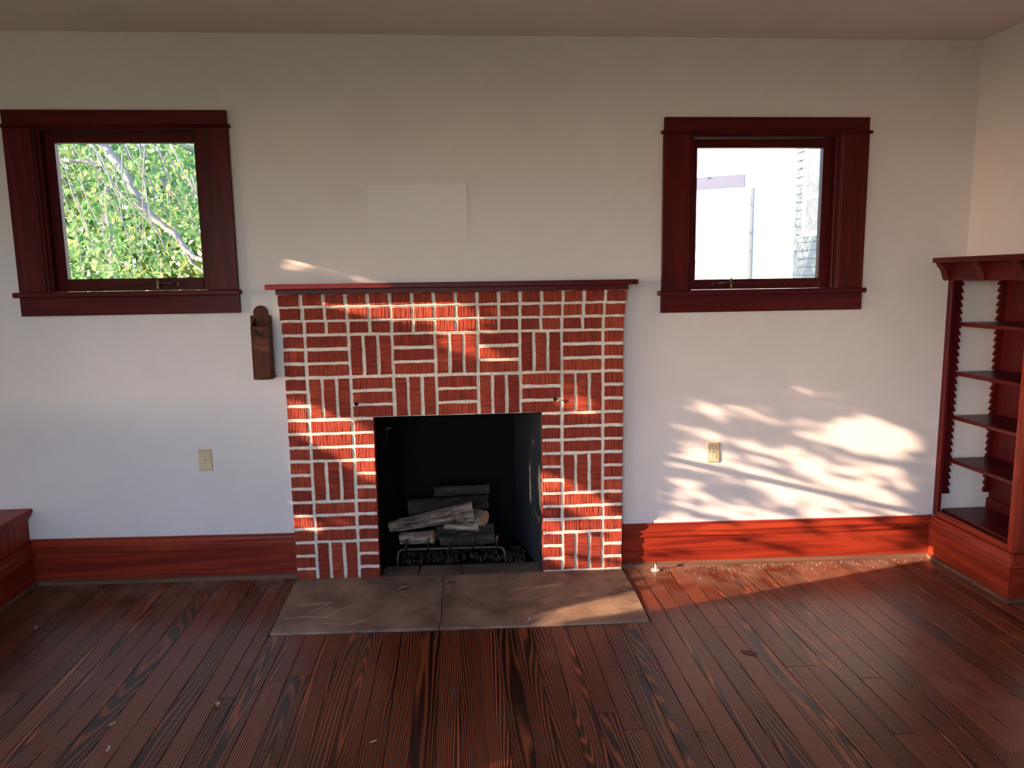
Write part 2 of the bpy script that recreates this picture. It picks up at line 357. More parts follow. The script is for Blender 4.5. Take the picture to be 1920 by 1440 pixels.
# floor: base slab and planks running away from the camera
fl = struct(obj('floor', bxs((XL-.1, XR+.4, YF-.1, YW+.1, -.16, -.070)), MSUB))
PW = .0835
x = XL - .02; i = 0; pm = random.Random(3)
def plank(x0, x1, y0, y1):
    g = .0009; zc = sag((x0+x1)/2) + pm.uniform(-.0005, .0005); w = x1-x0-2*g
    bm = bxs((-w/2, w/2, -(y1-y0)/2+g, (y1-y0)/2-g, -.020, 0))
    bmesh.ops.bevel(bm, geom=[e for e in bm.edges if all(v.co.z > -.001 for v in e.verts)], offset=.0012, segments=1, affect='EDGES')
    for v in bm.verts: v.co.z += sag((x0+x1)/2+v.co.x) - sag((x0+x1)/2)
    o = obj('plank', bm, MF, fl); o.location = ((x0+x1)/2, (y0+y1)/2, zc)
while x < XR - .01:
    x1 = min(x + PW*pm.uniform(.93, 1.07), XR); yb = YW - .02; xm = (x+x1)/2
    if abs(xm) < .905 and min(abs(x), abs(x1)) < .862: 
        yb = -.612
        if x < -.862 < x1: x1 = -.862
        elif x < .862 < x1: x1 = .862
        if abs((x+x1)/2) > .862: yb = YW - .02
    cuts = [yb]
    if abs(xm-1.155) < .05: cuts.append(-.69)
    elif abs(xm-1.379) < .05: cuts.append(-1.045)
    elif pm.random() < .45: cuts.append(pm.uniform(-1.9, -.9))
    cuts.append(pm.uniform(-3.2, -2.5)); cuts.append(YF)
    for a, b in zip(cuts, cuts[1:]): plank(x, x1, b, a)
    x = x1; i += 1

# baseboards ------------------------------------------------------------------
def profile_run(name, ax, a, b, face, sgn, sagf, top=.238, kids=True, parent=None):
    """moulded base: board, cap moulding, shoe. face: coordinate of wall plane; sgn: direction out of it"""
    f = lambda d: face + sgn*d
    br = prism([(f(0), .0), (f(.020), .0), (f(.020), top-.076), (f(0), top-.076)], ax, a, b)
    o = obj(name, br, BBX if ax == 0 else BBY, parent, sagf=sagf)
    cap = prism([(f(0), top-.076), (f(.021), top-.076), (f(.027), top-.072), (f(.028), top-.064), (f(.024), top-.058), (f(.021), top-.055), (f(.020), top-.048),
                 (f(.024), top-.044), (f(.023), top-.036), (f(.015), top-.022), (f(.012), top-.010), (f(.016), top-.007), (f(.016), top), (f(0), top)], ax, a, b)
    obj('cap_moulding', cap, BBX if ax == 0 else BBY, o, sagf=sagf)
    sh = prism([(f(.02), -.002), (f(.036), -.002), (f(.036), .008), (f(.031), .018), (f(.02), .023)], ax, a, b)
    obj('shoe_moulding', sh, MSH, o, sagf=sagf)
    return o
MVN = plain('pale_vein', (.42, .31, .23), .8)
MSH = wood('shoe_wood', 0, (.10, .045, .028), (.17, .085, .055), .5, 0)
def prof_x(name, x0, x1): return profile_run(name, 0, x0, x1, YW, -1, sag)
struct(prof_x('baseboard_left', -2.20, -.868)); struct(prof_x('baseboard_right', .868, 2.63))

# ------------------------------------------------------------------ windows on the chimney wall
def window(nm, op, out, head, glass, stay, lean):
    x0, x1, z0, z1 = op; xo0, xo1 = out
    w = struct(empty(nm, loc=((x0+x1)/2, YW, z0)))
    def P(name, b, mat, bevel=.002, par=w): 
        o = box(name, b, mat, par, bevel); o.matrix_parent_inverse = Matrix.Translation(-w.location); return o
    yf = YW-.02
    P('head_casing', (xo0+.004, xo1-.004, yf-.003, YW, z1+.012, head), WX)
    o = obj('cap_fillet', prism([(yf-.008, z1-.001), (yf-.014, z1+.006), (yf-.008, z1+.013), (YW, z1+.013), (YW, z1-.001)], 0, xo0-.010, xo1+.010), WX, w); o.matrix_parent_inverse = Matrix.Translation(-w.location)
    P('side_casing', (xo0, x0, yf, YW, z0+.002, z1-.001), WZ); P('side_casing', (x1, xo1, yf, YW, z0+.002, z1-.001), WZ)
    P('stool', (xo0-.020, xo1+.012, yf-.026, YW, z0-.023, z0+.002), WX, .004)
    P('sill', (x0, x1, YW, YW+.16, z0-.023, z0+.002), WX, .001)
    P('apron', (xo0-.002, xo1+.002, yf+.001, YW, z0-.113, z0-.023), WX)
    for s, a, b in ((1, x0, x0+.012), (-1, x1-.012, x1)): P('jamb', (a, b, YW-.001, YW+.16, z0+.002, z1), WZ, .001)
    P('jamb', (x0+.012, x1-.012, YW-.001, YW+.16, z1-.012, z1), WX, .001)
    for a, b in ((x0+.012, x0+.024), (x1-.024, x1-.012)): P('stop_moulding', (a, b, YW+.006, YW+.028, z0+.002, z1-.012), WZ, .003)
    gx0, gx1, gz0, gz1 = glass; ys, ye = YW+.050, YW+.088
    sa = empty('sash', parent=w); sa.matrix_parent_inverse = Matrix.Translation(-w.location)
    def S(name, b, mat, bevel=.003): return box(name, b, mat, sa, bevel)
    S('stile', (x0+.013, gx0, ys, ye, z0+.004, z1-.014), WZ); S('stile', (gx1, x1-.013, ys, ye, z0+.004, z1-.014), WZ)
    S('rail', (gx0, gx1, ys, ye, z0+.004, gz0), WX); S('rail', (gx0, gx1, ys, ye, gz1, z1-.014), WX)
    S('pane', (gx0-.004, gx1+.004, YW+.073, YW+.077, gz0-.004, gz1+.004), MG, 0)
    # casement stay on the bottom rail
    k0, k1, kx, kz = stay
    bm = tube([(k0, ys-.016, kz), (k1, ys-.016, kz)], .0035, 8); tube([(k1, ys-.004, kz), (k1, ys-.024, kz)], .006, 8, bm)
    o = obj('stay_rod', bm, MBR, w); o.matrix_parent_inverse = Matrix.Translation(-w.location)
    bm = tube([(kx, ys+.004, kz+.006), (kx, ys-.030, kz+.006)], .009, 10); tube([(kx, ys-.02, kz-.024), (kx, ys-.02, kz+.03)], [.008, .004], 8, bm)
    tube([(kx, ys-.022, kz+.004), (kx+lean*.05, ys-.026, kz), (kx+lean*.075, ys-.028, kz-.002)], [.003, .006, .007], 8, bm)
    o = obj('stay_handle', bm, MBR, w); o.matrix_parent_inverse = Matrix.Translation(-w.location)
    return w
window('window_1', W1, (-2.118, -1.075), 2.384, (-1.92, -1.263, 1.590, 2.246), (-1.725, -1.38, -1.478, 1.561), 1)
window('window_2', W2, (1.072, 2.158), 2.356, (1.272, 1.948, 1.542, 2.218), (1.72, 1.36, 1.462, 1.520), -1)
# unseen windows beside and behind the camera; the last two added for ambient daylight
def plain_window(nm, op, axis, t, n, rail=None):
    u0, u1, z0, z1 = op; w = struct(empty(nm, loc=((t, (u0+u1)/2, z0) if axis == 0 else ((u0+u1)/2, t, z0))))
    def P(name, ua, ub, za, zb, ta, tb, mat):
        b = (ta, tb, ua, ub, za, zb) if axis == 0 else (ua, ub, ta, tb, za, zb)
        o = box(name, b, mat, w, .002); o.matrix_parent_inverse = Matrix.Translation(-w.location)
    lo, hi = t-.02, t+.02
    P('casing', u0-.11, u0, z0, z1, lo, hi, WZ); P('casing', u1, u1+.11, z0, z1, lo, hi, WZ)
    P('casing', u0-.12, u1+.12, z1, z1+.09, lo, hi, WX); P('casing', u0-.14, u1+.14, z0-.09, z0, lo, hi, WX)
    fw = .025 if rail else .05
    P('frame', u0, u0+fw, z0, z1, lo, hi, WZ); P('frame', u1-fw, u1, z0, z1, lo, hi, WZ); P('frame', u0, u1, z0, z0+fw, lo, hi, WX); P('frame', u0, u1, z1-fw, z1, lo, hi, WX)
    for i in range(1, n): c = u0+(u1-u0)*i/n; P('mullion', c-.03, c+.03, z0, z1, lo, hi, WZ)
    if rail: P('meeting_rail', u0, u1, rail-.013, rail+.013, lo, hi, WX)
    for i in range(n):
        a = u0+(u1-u0)*i/n; b = u0+(u1-u0)*(i+1)/n; P('pane', a+.025, b-.025, z0+.02, z1-.02, t-.002, t+.002, MG)
plain_window('window_3', W3, 0, XL-.075, 1, 1.765); plain_window('window_4_added', W4, 0, XL-.075, 3); plain_window('window_5_added', W5, 1, YF-.075, 4)

# ------------------------------------------------------------------ fireplace
fp = empty('fireplace', 'red brick fireplace with wooden mantel shelf and black firebox between the two windows', 'fireplace')
# mortar bed behind the brick faces
obj('mortar', bxs((-4*M+.004, 4*M-.004, .004, .05, 4*M+.006, 6*M), (-4*M+.004, -2*M-.004, .004, .05, -.012, 4*M+.006), (2*M+.004, 4*M-.004, .004, .05, -.012, 4*M+.006),
                  (-4*M+.003, 4*M-.003, -.0025, .05, 6*M, 6*M+.070), (-4*M-.002, 4*M+.002, -.0085, .05, 6*M+.070, 6*M+.139), (-4*M-.007, 4*M+.007, -.0145, .05, 6*M+.139, 6*M+.208)), MM, fp)
# cached brick meshes, a few of each
bmesh_cache = {}
def brick_mesh(w, h, var):
    k = (round(w, 4), round(h, 4), var)
    if k not in bmesh_cache:
        r = random.Random(int(w*7919)+int(h*104729)+var*31); bm = bmesh.new(); out = []
        nx, nz = (5 if w > .15 else 3), 2
        for i in range(nx): out.append((-w/2+w*i/nx, -h/2))
        for i in range(nz): out.append((w/2, -h/2+h*i/nz))
        for i in range(nx): out.append((w/2-w*i/nx, h/2))
        for i in range(nz): out.append((-w/2, h/2-h*i/nz))
        out = [(a+r.uniform(-.0015, .0015), c+r.uniform(-.0018, .0018)) for a, c in out]
        ins = [(a-(.0026 if a > 0 else -.0026), c-(.0026 if c > 0 else -.0026)) for a, c in out]
        A = [bm.verts.new((a, .03, c)) for a, c in out]; B = [bm.verts.new((a, .0028, c)) for a, c in out]; D = [bm.verts.new((a, r.uniform(-.0004, .0004), c)) for a, c in ins]
        for P, Q in ((A, B), (B, D)):
            for i in range(len(P)): bm.faces.new((P[i], P[(i+1) % len(P)], Q[(i+1) % len(P)], Q[i]))
        bm.faces.new(D)
        bmesh.ops.recalc_face_normals(bm, faces=bm.faces)
        me = bpy.data.meshes.new('brick'); bm.to_mesh(me); bm.free(); me.materials.append(MB_); bmesh_cache[k] = me
    return bmesh_cache[k]
br = random.Random(5)
def brick(cx, cz, w, h, y=0, vert=False):
    o = link('brick', brick_mesh(w, h, br.randrange(4)), None, fp)
    o.location = (cx + br.uniform(-.001, .001), y + br.uniform(-.0012, .0012), cz + br.uniform(-.001, .001))
    o.rotation_euler = (0, (pi/2 if vert else 0) + br.uniform(-.004, .004), 0)
J = .0165
def half(cx, cz, out=0): brick(cx+out*J/4, cz, M/2-J/2 if out else M/2-J, M/3-J)
def blockH(c, r):
    for k in range(3): brick(c*M, (r+(k+.5)/3)*M, M-J, M/3-J)
def blockV(c, r):
    for k in range(3): brick((c-.5+(k+.5)/3)*M, (r+.5)*M, M-J, M/3-J, vert=True)
for r in range(6):
    for k in range(3):
        z = (r+(k+.5)/3)*M
        half(-3.75*M, z, -1); half(3.75*M, z, 1)
        if r < 4: half(-2.25*M, z, 1); half(2.25*M, z, -1)
for r in (1, 3): blockH(-3, r); blockH(3, r)
for r in (0, 2): blockV(-3, r); blockV(3, r)
for c in range(-3, 4):
    (blockV if c % 2 else blockH)(c, 4); (blockH if c % 2 else blockV)(c, 5)
for k, (za, zb, y, ex) in enumerate(((6*M, 6*M+.070, -.0065, .0), (6*M+.070, 6*M+.139, -.0125, .005), (6*M+.139, 6*M+.208, -.0185, .010))):
    Wd = 8*M+2*ex; u = Wd/16
    for j in range(16):
        e = -1 if j == 0 else 1 if j == 15 else 0
        brick(-Wd/2+(j+.5)*u+e*J/4, (za+zb)/2, u-J/2 if e else u-J, zb-za-J*.8, y)
# returns of the opening
box('opening_return', (-2*M-.004, -2*M-.0005, .004, .10, -.01, 4*M), MB_, fp, 0); box('opening_return', (2*M+.0005, 2*M+.004, .004, .10, -.01, 4*M), MB_, fp, 0)
box('lintel', (-2*M-.03, 2*M+.03, .03, .10, 4*M, 4*M+.02), MI, fp)
# firebox
fb = obj('firebox', prism([(-.4318, .10), (-.4318, .05), (-.46, .05), (-.46, .10), (-.36, .60), (.36, .60), (.46, .10), (.46, .05), (.4318, .05), (.4318, .10), (.335, .56), (-.335, .56)], 2, -.02, 1.0), MK, fp)
obj('firebox_hood', bxs((-.46, .46, .05, .62, .99, 1.02), (-.46, .46, .05, .10, 4*M+.02, 1.0)), MK, fp)
obj('side_panel', prism([(.432, .012), (.4300, .012), (.3335, .55), (.335, .56)], 2, -.005, .99), MKS, fp)
for z in (.10, .23, .36, .49, .62, .75):                    # firebrick joints of the side panel
    obj('joint', prism([(.4297, .014), (.4290, .014), (.3325, .55), (.3335, .55)], 2, z, z+.004), MM2 if 'MM2' in globals() else MKS, fp)
# mantel
mt = obj('mantel', bxs((-.912, .912, -.105, YW-.001, 1.524, 1.549)), WX, fp, .003); mt['label'] = 'dark red wooden mantel shelf'
obj('mantel_moulding', bxs((-.872, .872, -.062, YW-.001, 1.4985, 1.524)), WX, mt, .002)
# iron hooks left in the joints
for hx, hz in ((.502, .939), (-.514, .942)):
    bm = tube([(hx, .006, hz), (hx, -.016, hz)], .006, 8); disc((hx, -.014, hz), .010, (0, -1, 0), .005, 10, bm)
    obj('iron_hook', bm, MK, fp, smooth=False)
# damper handle with its coil, at the upper left of the firebox
pts = [(-.385+.006*cos(a*.9), .17+.006*sin(a*.9), .752-.0011*a) for a in range(50)]
bm = tube(pts, .0014, 5); tube([(-.385, .17, .754), (-.385, .17, .775), (-.36, .17, .778)], .003, 6, bm)
obj('damper_handle', bm, MI, fp)
# hearth ------------------------------------------------------------------
he = empty('hearth', 'brown stone hearth slab set in the floor in front of the fireplace', 'hearth')
HT = .008
def slab(name, pts, z0, z1, mat): return obj(name, prism(pts, 2, z0, z1), mat, he, .002, sagf=sag)
slab('stone_slab', [(-.862, -.003), (-.862, -.2), (-.856, -.602), (-.5, -.603), (-.112, -.604), (-.100, -.48), (-.104, -.36), (-.099, -.2), (-.101, -.003)], -.018, HT, MS)
slab('stone_slab', [(-.097, -.003), (-.096, -.2), (-.101, -.36), (-.097, -.48), (-.109, -.604), (.3, -.612), (.852, -.614), (.862, -.3), (.862, -.003)], -.018, HT-.001, MS)
for a, b in ((-.4300, -.232), (-.229, -.001), (.002, .207), (.210, .4290)):
    slab('inner_slab', [(a, -.0005), (b, -.0005), (b, .14), (a*.97, .14)], -.018, HT-.002, MSI)
slab('mortar_bed', [(-.45, -.004), (.45, -.004), (.38, .59), (-.38, .59)], -.030, -.0185, MK)
slab('ash_floor', [(-.425, .142), (.425, .142), (.34, .558), (-.34, .558)], -.018, HT-.006, MK)
# pale cracks in the left corner of the slab
cr = random.Random(2)
for path in ([(-.80, -.33), (-.70, -.31), (-.62, -.30)], [(-.83, -.46), (-.74, -.45), (-.70, -.38), (-.64, -.31)], [(-.64, -.46), (-.60, -.40), (-.54, -.35)], [(-.74, -.45), (-.62, -.46)], [(-.52, -.54), (-.44, -.50), (-.40, -.42)], [(-.66, -.52), (-.55, -.53)]):
    q = []
    for (a, b), (c, d) in zip(path, path[1:]):
        for t in (0, .25, .5, .75): q.append((a+(c-a)*t+cr.uniform(-.004, .004), b+(d-b)*t+cr.uniform(-.004, .004)))
    q.append(path[-1]); bm = bmesh.new(); vs = []
    for k, (a, b) in enumerate(q):
        wd = .0035*sin(pi*(k+.5)/len(q)); vs.append((bm.verts.new((a, b-wd, HT+.0012)), bm.verts.new((a, b+wd, HT+.0012)), bm.verts.new((a, b-wd, HT-.002)), bm.verts.new((a, b+wd, HT-.002))))
    for p, s in zip(vs, vs[1:]):
        bm.faces.new((p[0], s[0], s[1], p[1])); bm.faces.new((p[2], s[2], s[0], p[0])); bm.faces.new((p[1], s[1], s[3], p[3]))
    obj('mortar_vein', bm, MVN, he, sagf=sag)

# grate and logs ------------------------------------------------------------------
gr = empty('fire_grate', 'black iron fire grate with bent front bar and upright prongs in the firebox', 'grate', (-.05, .16, 0))
def GP(name, bm, mat=MI):
    o = obj(name, bm, mat, gr, smooth=True); o.matrix_parent_inverse = Matrix.Translation(-gr.location); return o
GP('front_bar', tube([(-.352, .13, .004), (-.350, .14, .060), (-.345, .15, .088), (-.325, .155, .100), (-.04, .155, .096), (.205, .155, .092), (.230, .15, .084), (.240, .14, .060), (.245, .13, .004)], .0085, 10))
GP('rear_bar', tube([(-.31, .40, .004), (-.30, .40, .07), (-.28, .40, .09), (.20, .40, .09), (.21, .40, .07), (.22, .40, .004)], .0085, 8))
for x_ in (-.30, -.18, -.062, .066, .198):
    GP('prong', tube([(x_, .42, .092), (x_, .16, .092), (x_-.002, .145, .100), (x_-.004, .138, .135), (x_+.001, .140, .158), (x_+.012, .142, .163)], [.007]*3+[.0075, .007, .006], 8))
def log(name, a, b, ra, rb, seed, label, mat=MLOG, flat=0, endm=MLE, squash=1.0, grp='split logs stacked on the grate'):
    a, b = Vector(a), Vector(b); d = (b-a); ln = d.length; d.normalize(); rg = random.Random(seed)
    bm = bmesh.new(); n, s = 22, 16; rings = []; seedv = Vector((seed*3.7, 0, 0))
    corner = [rg.uniform(.86, 1.12) for _ in range(s)]
    for i in range(n+1):
        t = i/n; r = ra+(rb-ra)*t; ring = []
        for k in range(s):
            an = 2*pi*k/s; q = r*corner[k]*(1+.20*noise.noise(Vector((t*ln*9, cos(an)*1.6, sin(an)*1.6))+seedv)+.16*noise.noise(Vector((t*ln*30, cos(an)*5, sin(an)*5))+seedv))
            yy, zz = q*cos(an), q*sin(an)*squash
            if flat: zz = min(zz, r*flat); 
            ring.append(bm.verts.new((t*ln + .006*noise.noise(Vector((k*.7, seed, 0))), yy, zz)))
        rings.append(ring)
    for p, q in zip(rings, rings[1:]):
        for k in range(s): bm.faces.new((p[k], p[(k+1) % s], q[(k+1) % s], q[k]))
    o = obj(name, bm, mat); o.location = a; o.rotation_euler = d.to_track_quat('X', 'Z').to_euler()
    for p in o.data.polygons: p.use_smooth = False
    for i0, i1 in ((n*s, 1), (0, -1)):
        bm = bmesh.new(); f_ = bm.faces.new([bm.verts.new(Vector(o.data.vertices[i0+k].co)) for k in range(s)][::i1])
        bmesh.ops.poke(bm, faces=[f_]); obj('cut_end', bm, endm, o)
    return tag(o, label, 'log', grp)
log('firewood_log', (-.395, .185, .222), (.068, .20, .292), .030, .060, 1, 'largest pale grey split log lying on top of the pile', squash=.92, flat=.80)
log('firewood_log', (-.150, .385, .352), (.168, .375, .360), .030, .032, 2, 'thin dark log at the back, highest in the firebox', MCHAR, squash=.9)
log('firewood_log', (.00, .345, .245), (.132, .215, .240), .038, .040, 3, 'short round log pointing forward with a pale orange cut end', squash=1)
log('firewood_log', (-.335, .205, .146), (-.150, .175, .158), .036, .044, 4, 'stubby split log at the lower left of the pile', squash=.95)
log('firewood_log', (-.140, .27, .142), (.185, .28, .146), .038, .040, 5, 'charred dark log along the bottom of the pile', MCHAR, endm=MCHAR)
log('firewood_log', (-.30, .39, .262), (.16, .40, .275), .048, .050, 6, 'thick black log low at the back, under the thin dark log', MCHAR, endm=MCHAR)
log('firewood_log', (-.12, .190, .128), (.185, .190, .134), .026, .031, 8, 'small blackened log at the lower right behind the prongs', MCHAR, endm=MCHAR)
log('firewood_log', (-.09, .245, .197), (.10, .205, .190), .022, .026, 11, 'thin log wedged under the right end of the large pale log')
# cinders under and beside the grate
bm = bmesh.new(); cr = random.Random(9)
for _ in range(260):
    if cr.random() < .7: p = Vector((cr.uniform(-.33, .24), cr.uniform(.16, .40), .004))
    else: p = Vector((cr.uniform(.24, .36), cr.uniform(.10, .40), .003))
    s = cr.uniform(.004, .012)
    r = bmesh.ops.create_icosphere(bm, subdivisions=0, radius=s) if False else bmesh.ops.create_cube(bm, size=s*1.4)
    ro = Matrix.Rotation(cr.uniform(0, 6), 3, Vector((cr.random(), cr.random(), cr.random())).normalized())
    for v in r['verts']: v.co = ro @ v.co + p + Vector((0, 0, cr.uniform(0, .03) if p.x < .24 else 0))
tag(obj('cinders', bm, plain('ash_grey', (.028, .020, .016), .9)), 'dark cinders and bark crumbs under the grate', 'cinders', kind='stuff')

# ------------------------------------------------------------------ wall box
wbx = empty('wall_box', 'narrow open-top wooden wall box with round-topped back hanging left of the fireplace', 'box', (-.975, YW, 1.08))
def WP(name, bm, mat=BOXW, bevel=.001):
    o = obj(name, bm, mat, wbx, bevel); o.matrix_parent_inverse = Matrix.Translation(-wbx.location); return o
arc = [(-.977+.036*cos(a), 1.412+.034*sin(a)) for a in [pi*(-.12)+k*pi*1.24/14 for k in range(15)]]
WP('back_board', prism([(-1.026, 1.085), (-.930, 1.085), (-.926, 1.394)] + arc + [(-1.030, 1.394)], 1, YW-.010, YW-.0005))
WP('front_panel', prism([(-1.003, 1.092), (-.930, 1.092), (-.930, 1.346), (-1.003, 1.346)], 1, -.030, -.024))
for a, b in ((-1.010, -1.004), (-.9299, -.924)):
    WP('side_panel', prism([(-.030, 1.092), (YW-.010, 1.092), (YW-.010, 1.385), (-.030, 1.346)], 0, a, b))
WP('base', prism([(-1.014, YW-.001)] + [(-.967-.047*cos(a), -.018-.022*sin(a)) for a in [pi*k/10 for k in range(11)]] + [(-.920, YW-.001)], 2, 1.081, 1.092))
bm = bmesh.new()
for p in ([(-.999, 1.328), (-.988, 1.324), (-.978, 1.314), (-.966, 1.320), (-.958, 1.331), (-.948, 1.328)], [(-.984, 1.326), (-.974, 1.304), (-.962, 1.300)], [(-.992, 1.306), (-.976, 1.308), (-.960, 1.298), (-.950, 1.302)], [(-.968, 1.322), (-.964, 1.294)]):
    tube([(a, -.033, b) for a, b in p], .0026, 6, bm)
WP('metal_emblem', bm, plain('dark_pewter', (.05, .045, .04), .3, .9), 0)

# ------------------------------------------------------------------ outlets
def outlet(cx, cz, lab, zoff=0):
    o = empty('wall_outlet', lab, 'outlet', (cx, YW, cz), 'duplex outlets on the chimney wall')
    def P(name, bm, mat, bevel=0, par=o): return obj(name, bm, mat, par, bevel)
    bm = bxs((-.035, .035, -.006, .0005, -.057, .057))
    for v in bm.verts:
        if v.co.y < -.003: v.co.x *= .90; v.co.z *= .94
    P('cover_plate', bm, MIV, .0012)
    for s in (1, -1):
        f = prism([(.0165*cos(a), .0195*s+max(-.0125, min(.0125, .0165*sin(a)))) for a in [2*pi*k/20 for k in range(20)]], 1, -.0078, -.004)
        r = P('receptacle', f, MIV2)
        P('slot', bxs((-.0085, -.0060, -.0082, -.007, .0195*s-.001, .0195*s+.008), (.0050, .0075, -.0082, -.007, .0195*s-.001, .0195*s+.0065)), MDK, par=r)
        P('slot', disc((0, -.0082, .0195*s-.0065), .0026, (0, 1, 0), .001, 8), MDK, par=r)
    P('screw', disc((0, -.0055, 0), .003, (0, -1, 0), .0015, 10), MBR)
    return o
outlet(-1.303, .659, 'ivory duplex outlet on the pale wall below the left window, left of the fireplace')
outlet(1.375, .612, 'ivory duplex outlet on the sunlit wall below the right window')

# ------------------------------------------------------------------ bookcase at the right
bc = empty('bookcase', 'dark red built-in bookcase with notched shelf rails at the right wall', 'bookcase', (2.65, -.25, sag(2.65)))
def BP(name, bm, mat, bevel=.002, par=bc):
    o = obj(name, bm, mat, par, bevel)
    if par is bc: o.matrix_parent_inverse = Matrix.Translation(-bc.location)
    return o
XF, YN, XB = 2.65, -.544, 2.975
DZ = sag(2.65)
BP('stile', bxs((XF, XF+.022, .022, YW-.0005, .215, 1.53)), WZ)
BP('end_panel', bxs((XF, XB, YN, YN+.043, .0, 1.53)), BBZ)
BP('bottom_rail', bxs((XF, XF+.022, YN+.043, .022, .10, .240)), BBY)
BP('back_panel', bxs((XB, XB+.02, YN, YW-.0005, 0, 1.60)), WZ)
BP('back_batten', bxs((XB-.014, XB, YN+.043, YW-.0005, .244, .300)), WY)
BP('top_board', bxs((2.552, XB, YN-.10, YW-.0005, 1.612, 1.638)), WY, .003)
BP('frieze', bxs((2.634, 2.656, YN-.03, YW-.0005, 1.517, 1.612)), WY)
BP('carcass_top', bxs((2.656, XB, YN, YW-.0005, 1.56, 1.612)), WY)
for yb in (YW-.045, -.255, -.520):
    BP('bracket', prism([(2.634, 1.517), (2.622, 1.517), (2.614, 1.530), (2.600, 1.575), (2.588, 1.588), (2.580, 1.592), (2.580, 1.602), (2.572, 1.606), (2.572, 1.612), (2.634, 1.612)], 1, yb, yb+.044), WZ, .001)
for zt, t in ((1.292, .020), (1.023, .020), (.779, .020), (.537, .020)):
    BP('shelf', bxs((2.712, XB-.001, YN+.044, YW-.012, zt-t, zt)), WY, .003)
BP('bottom_shelf', bxs((2.700, XB-.001, YN+.044, YW-.004, .224, .246)), WY, .003)
def rail_teeth(x0, x1, d, z0, z1, pitch=.0382):
    pts = [(x0, z0), (x0, z1)]; z = z1; xs = []
    tip, root = x1, x1 - d*.012
    while z - pitch > z0:
        pts += [(root, z), (tip+d*.000, z-.6*pitch), (tip+d*.002, z-.86*pitch), (root-d*.002, z-.90*pitch)]
        z -= pitch
    pts += [(root, z), (tip, z0+.01), (tip, z0)]
    return pts
BP('notched_rail', prism(rail_teeth(2.690, 2.731, 1, .335, 1.56), 1, YW-.016, YW-.0005), WZ, 0)
BP('notched_rail', prism(rail_teeth(XB, 2.934, -1, .335, 1.56), 1, YW-.016, YW-.0005), WZ, 0)
BP('notched_rail', prism(rail_teeth(2.690, 2.731, 1, .335, 1.56), 1, YN+.0435, YN+.058), WZ, 0)
BP('notched_rail', prism(rail_teeth(XB, 2.934, -1, .335, 1.56), 1, YN+.0435, YN+.058), WZ, 0)
def prof(f): return [(f(0), .138), (f(.014), .138), (f(.020), .142), (f(.021), .150), (f(.017), .156), (f(.014), .159), (f(.013), .166), (f(.017), .170), (f(.016), .178), (f(.008), .192), (f(.005), .204), (f(.009), .207), (f(.009), .214), (f(0), .214)]
zz = DZ
def shift(bm, d=(0, 0, 0)):
    for v in bm.verts: v.co += Vector(d)
    return bm
BP('base_board', shift(prism([(XF, 0), (XF-.024, 0), (XF-.024, .165), (XF, .165)], 1, YN-.013, YW-.001), (0, 0, zz)), BBY)
BP('base_moulding', prism([(x_, z_+.0) for x_, z_ in prof(lambda d: XF-.012-d)] , 1, YN-.024, YW-.001), BBY, 0)
BP('base_board', shift(prism([(YN, 0), (YN-.0125, 0), (YN-.0125, .165), (YN, .165)], 0, XF-.023, XR), (0, 0, zz)), BBX)
BP('base_moulding', prism(prof(lambda d: YN-.006-d), 0, XF-.022, XR), BBX, 0)
BP('shoe_moulding', shift(bxs((XF-.041, XF-.024, YN-.03, YW-.03, 0, .020)), (0, 0, zz)), MSH, .004)
BP('shoe_moulding', shift(bxs((XF-.024, XR, YN-.03, YN-.013, 0, .020)), (0, 0, zz)), MSH, .004)
# baseboard along the right wall towards the camera
struct(profile_run('trim_1', 1, YF, YN-.035, XR, -1, lambda x: sag(2.7)))

# low cabinet at the lower left corner
wsb = empty('low_cabinet', 'dark red low built-in cabinet against the wall at the left edge', 'cabinet', (-2.6, -.4, 0))
def SP(name, bm, mat, bevel=.002):
    o = obj(name, bm, mat, wsb, bevel); o.matrix_parent_inverse = Matrix.Translation(-wsb.location); return o
XS = -2.205; sz = sag(XS)
SP('carcass', bxs((XL+.001, XS, -1.1, YW-.001, -.02, .412)), BBZ)
SP('top_board', bxs((XL+.001, XS+.028, -1.12, YW-.001, .412, .437)), BBY, .004)
SP('top_moulding', prism([(XS, .385), (XS+.010, .388), (XS+.018, .400), (XS+.018, .412), (XS, .412)], 1, -1.105, YW-.001), BBY, 0)
SP('base_board', bxs((XS, XS+.018, -1.11, YW-.02, sz, .165+sz)), BBY)
SP('base_moulding', prism([(x_, z_+sz+.01) for x_, z_ in prof(lambda d: XS+.010+d)], 1, -1.11, YW-.02), BBY, 0)
SP('shoe_moulding', bxs((XS+.018, XS+.034, -1.11, YW-.03, sz, sz+.022)), MSH, .004)

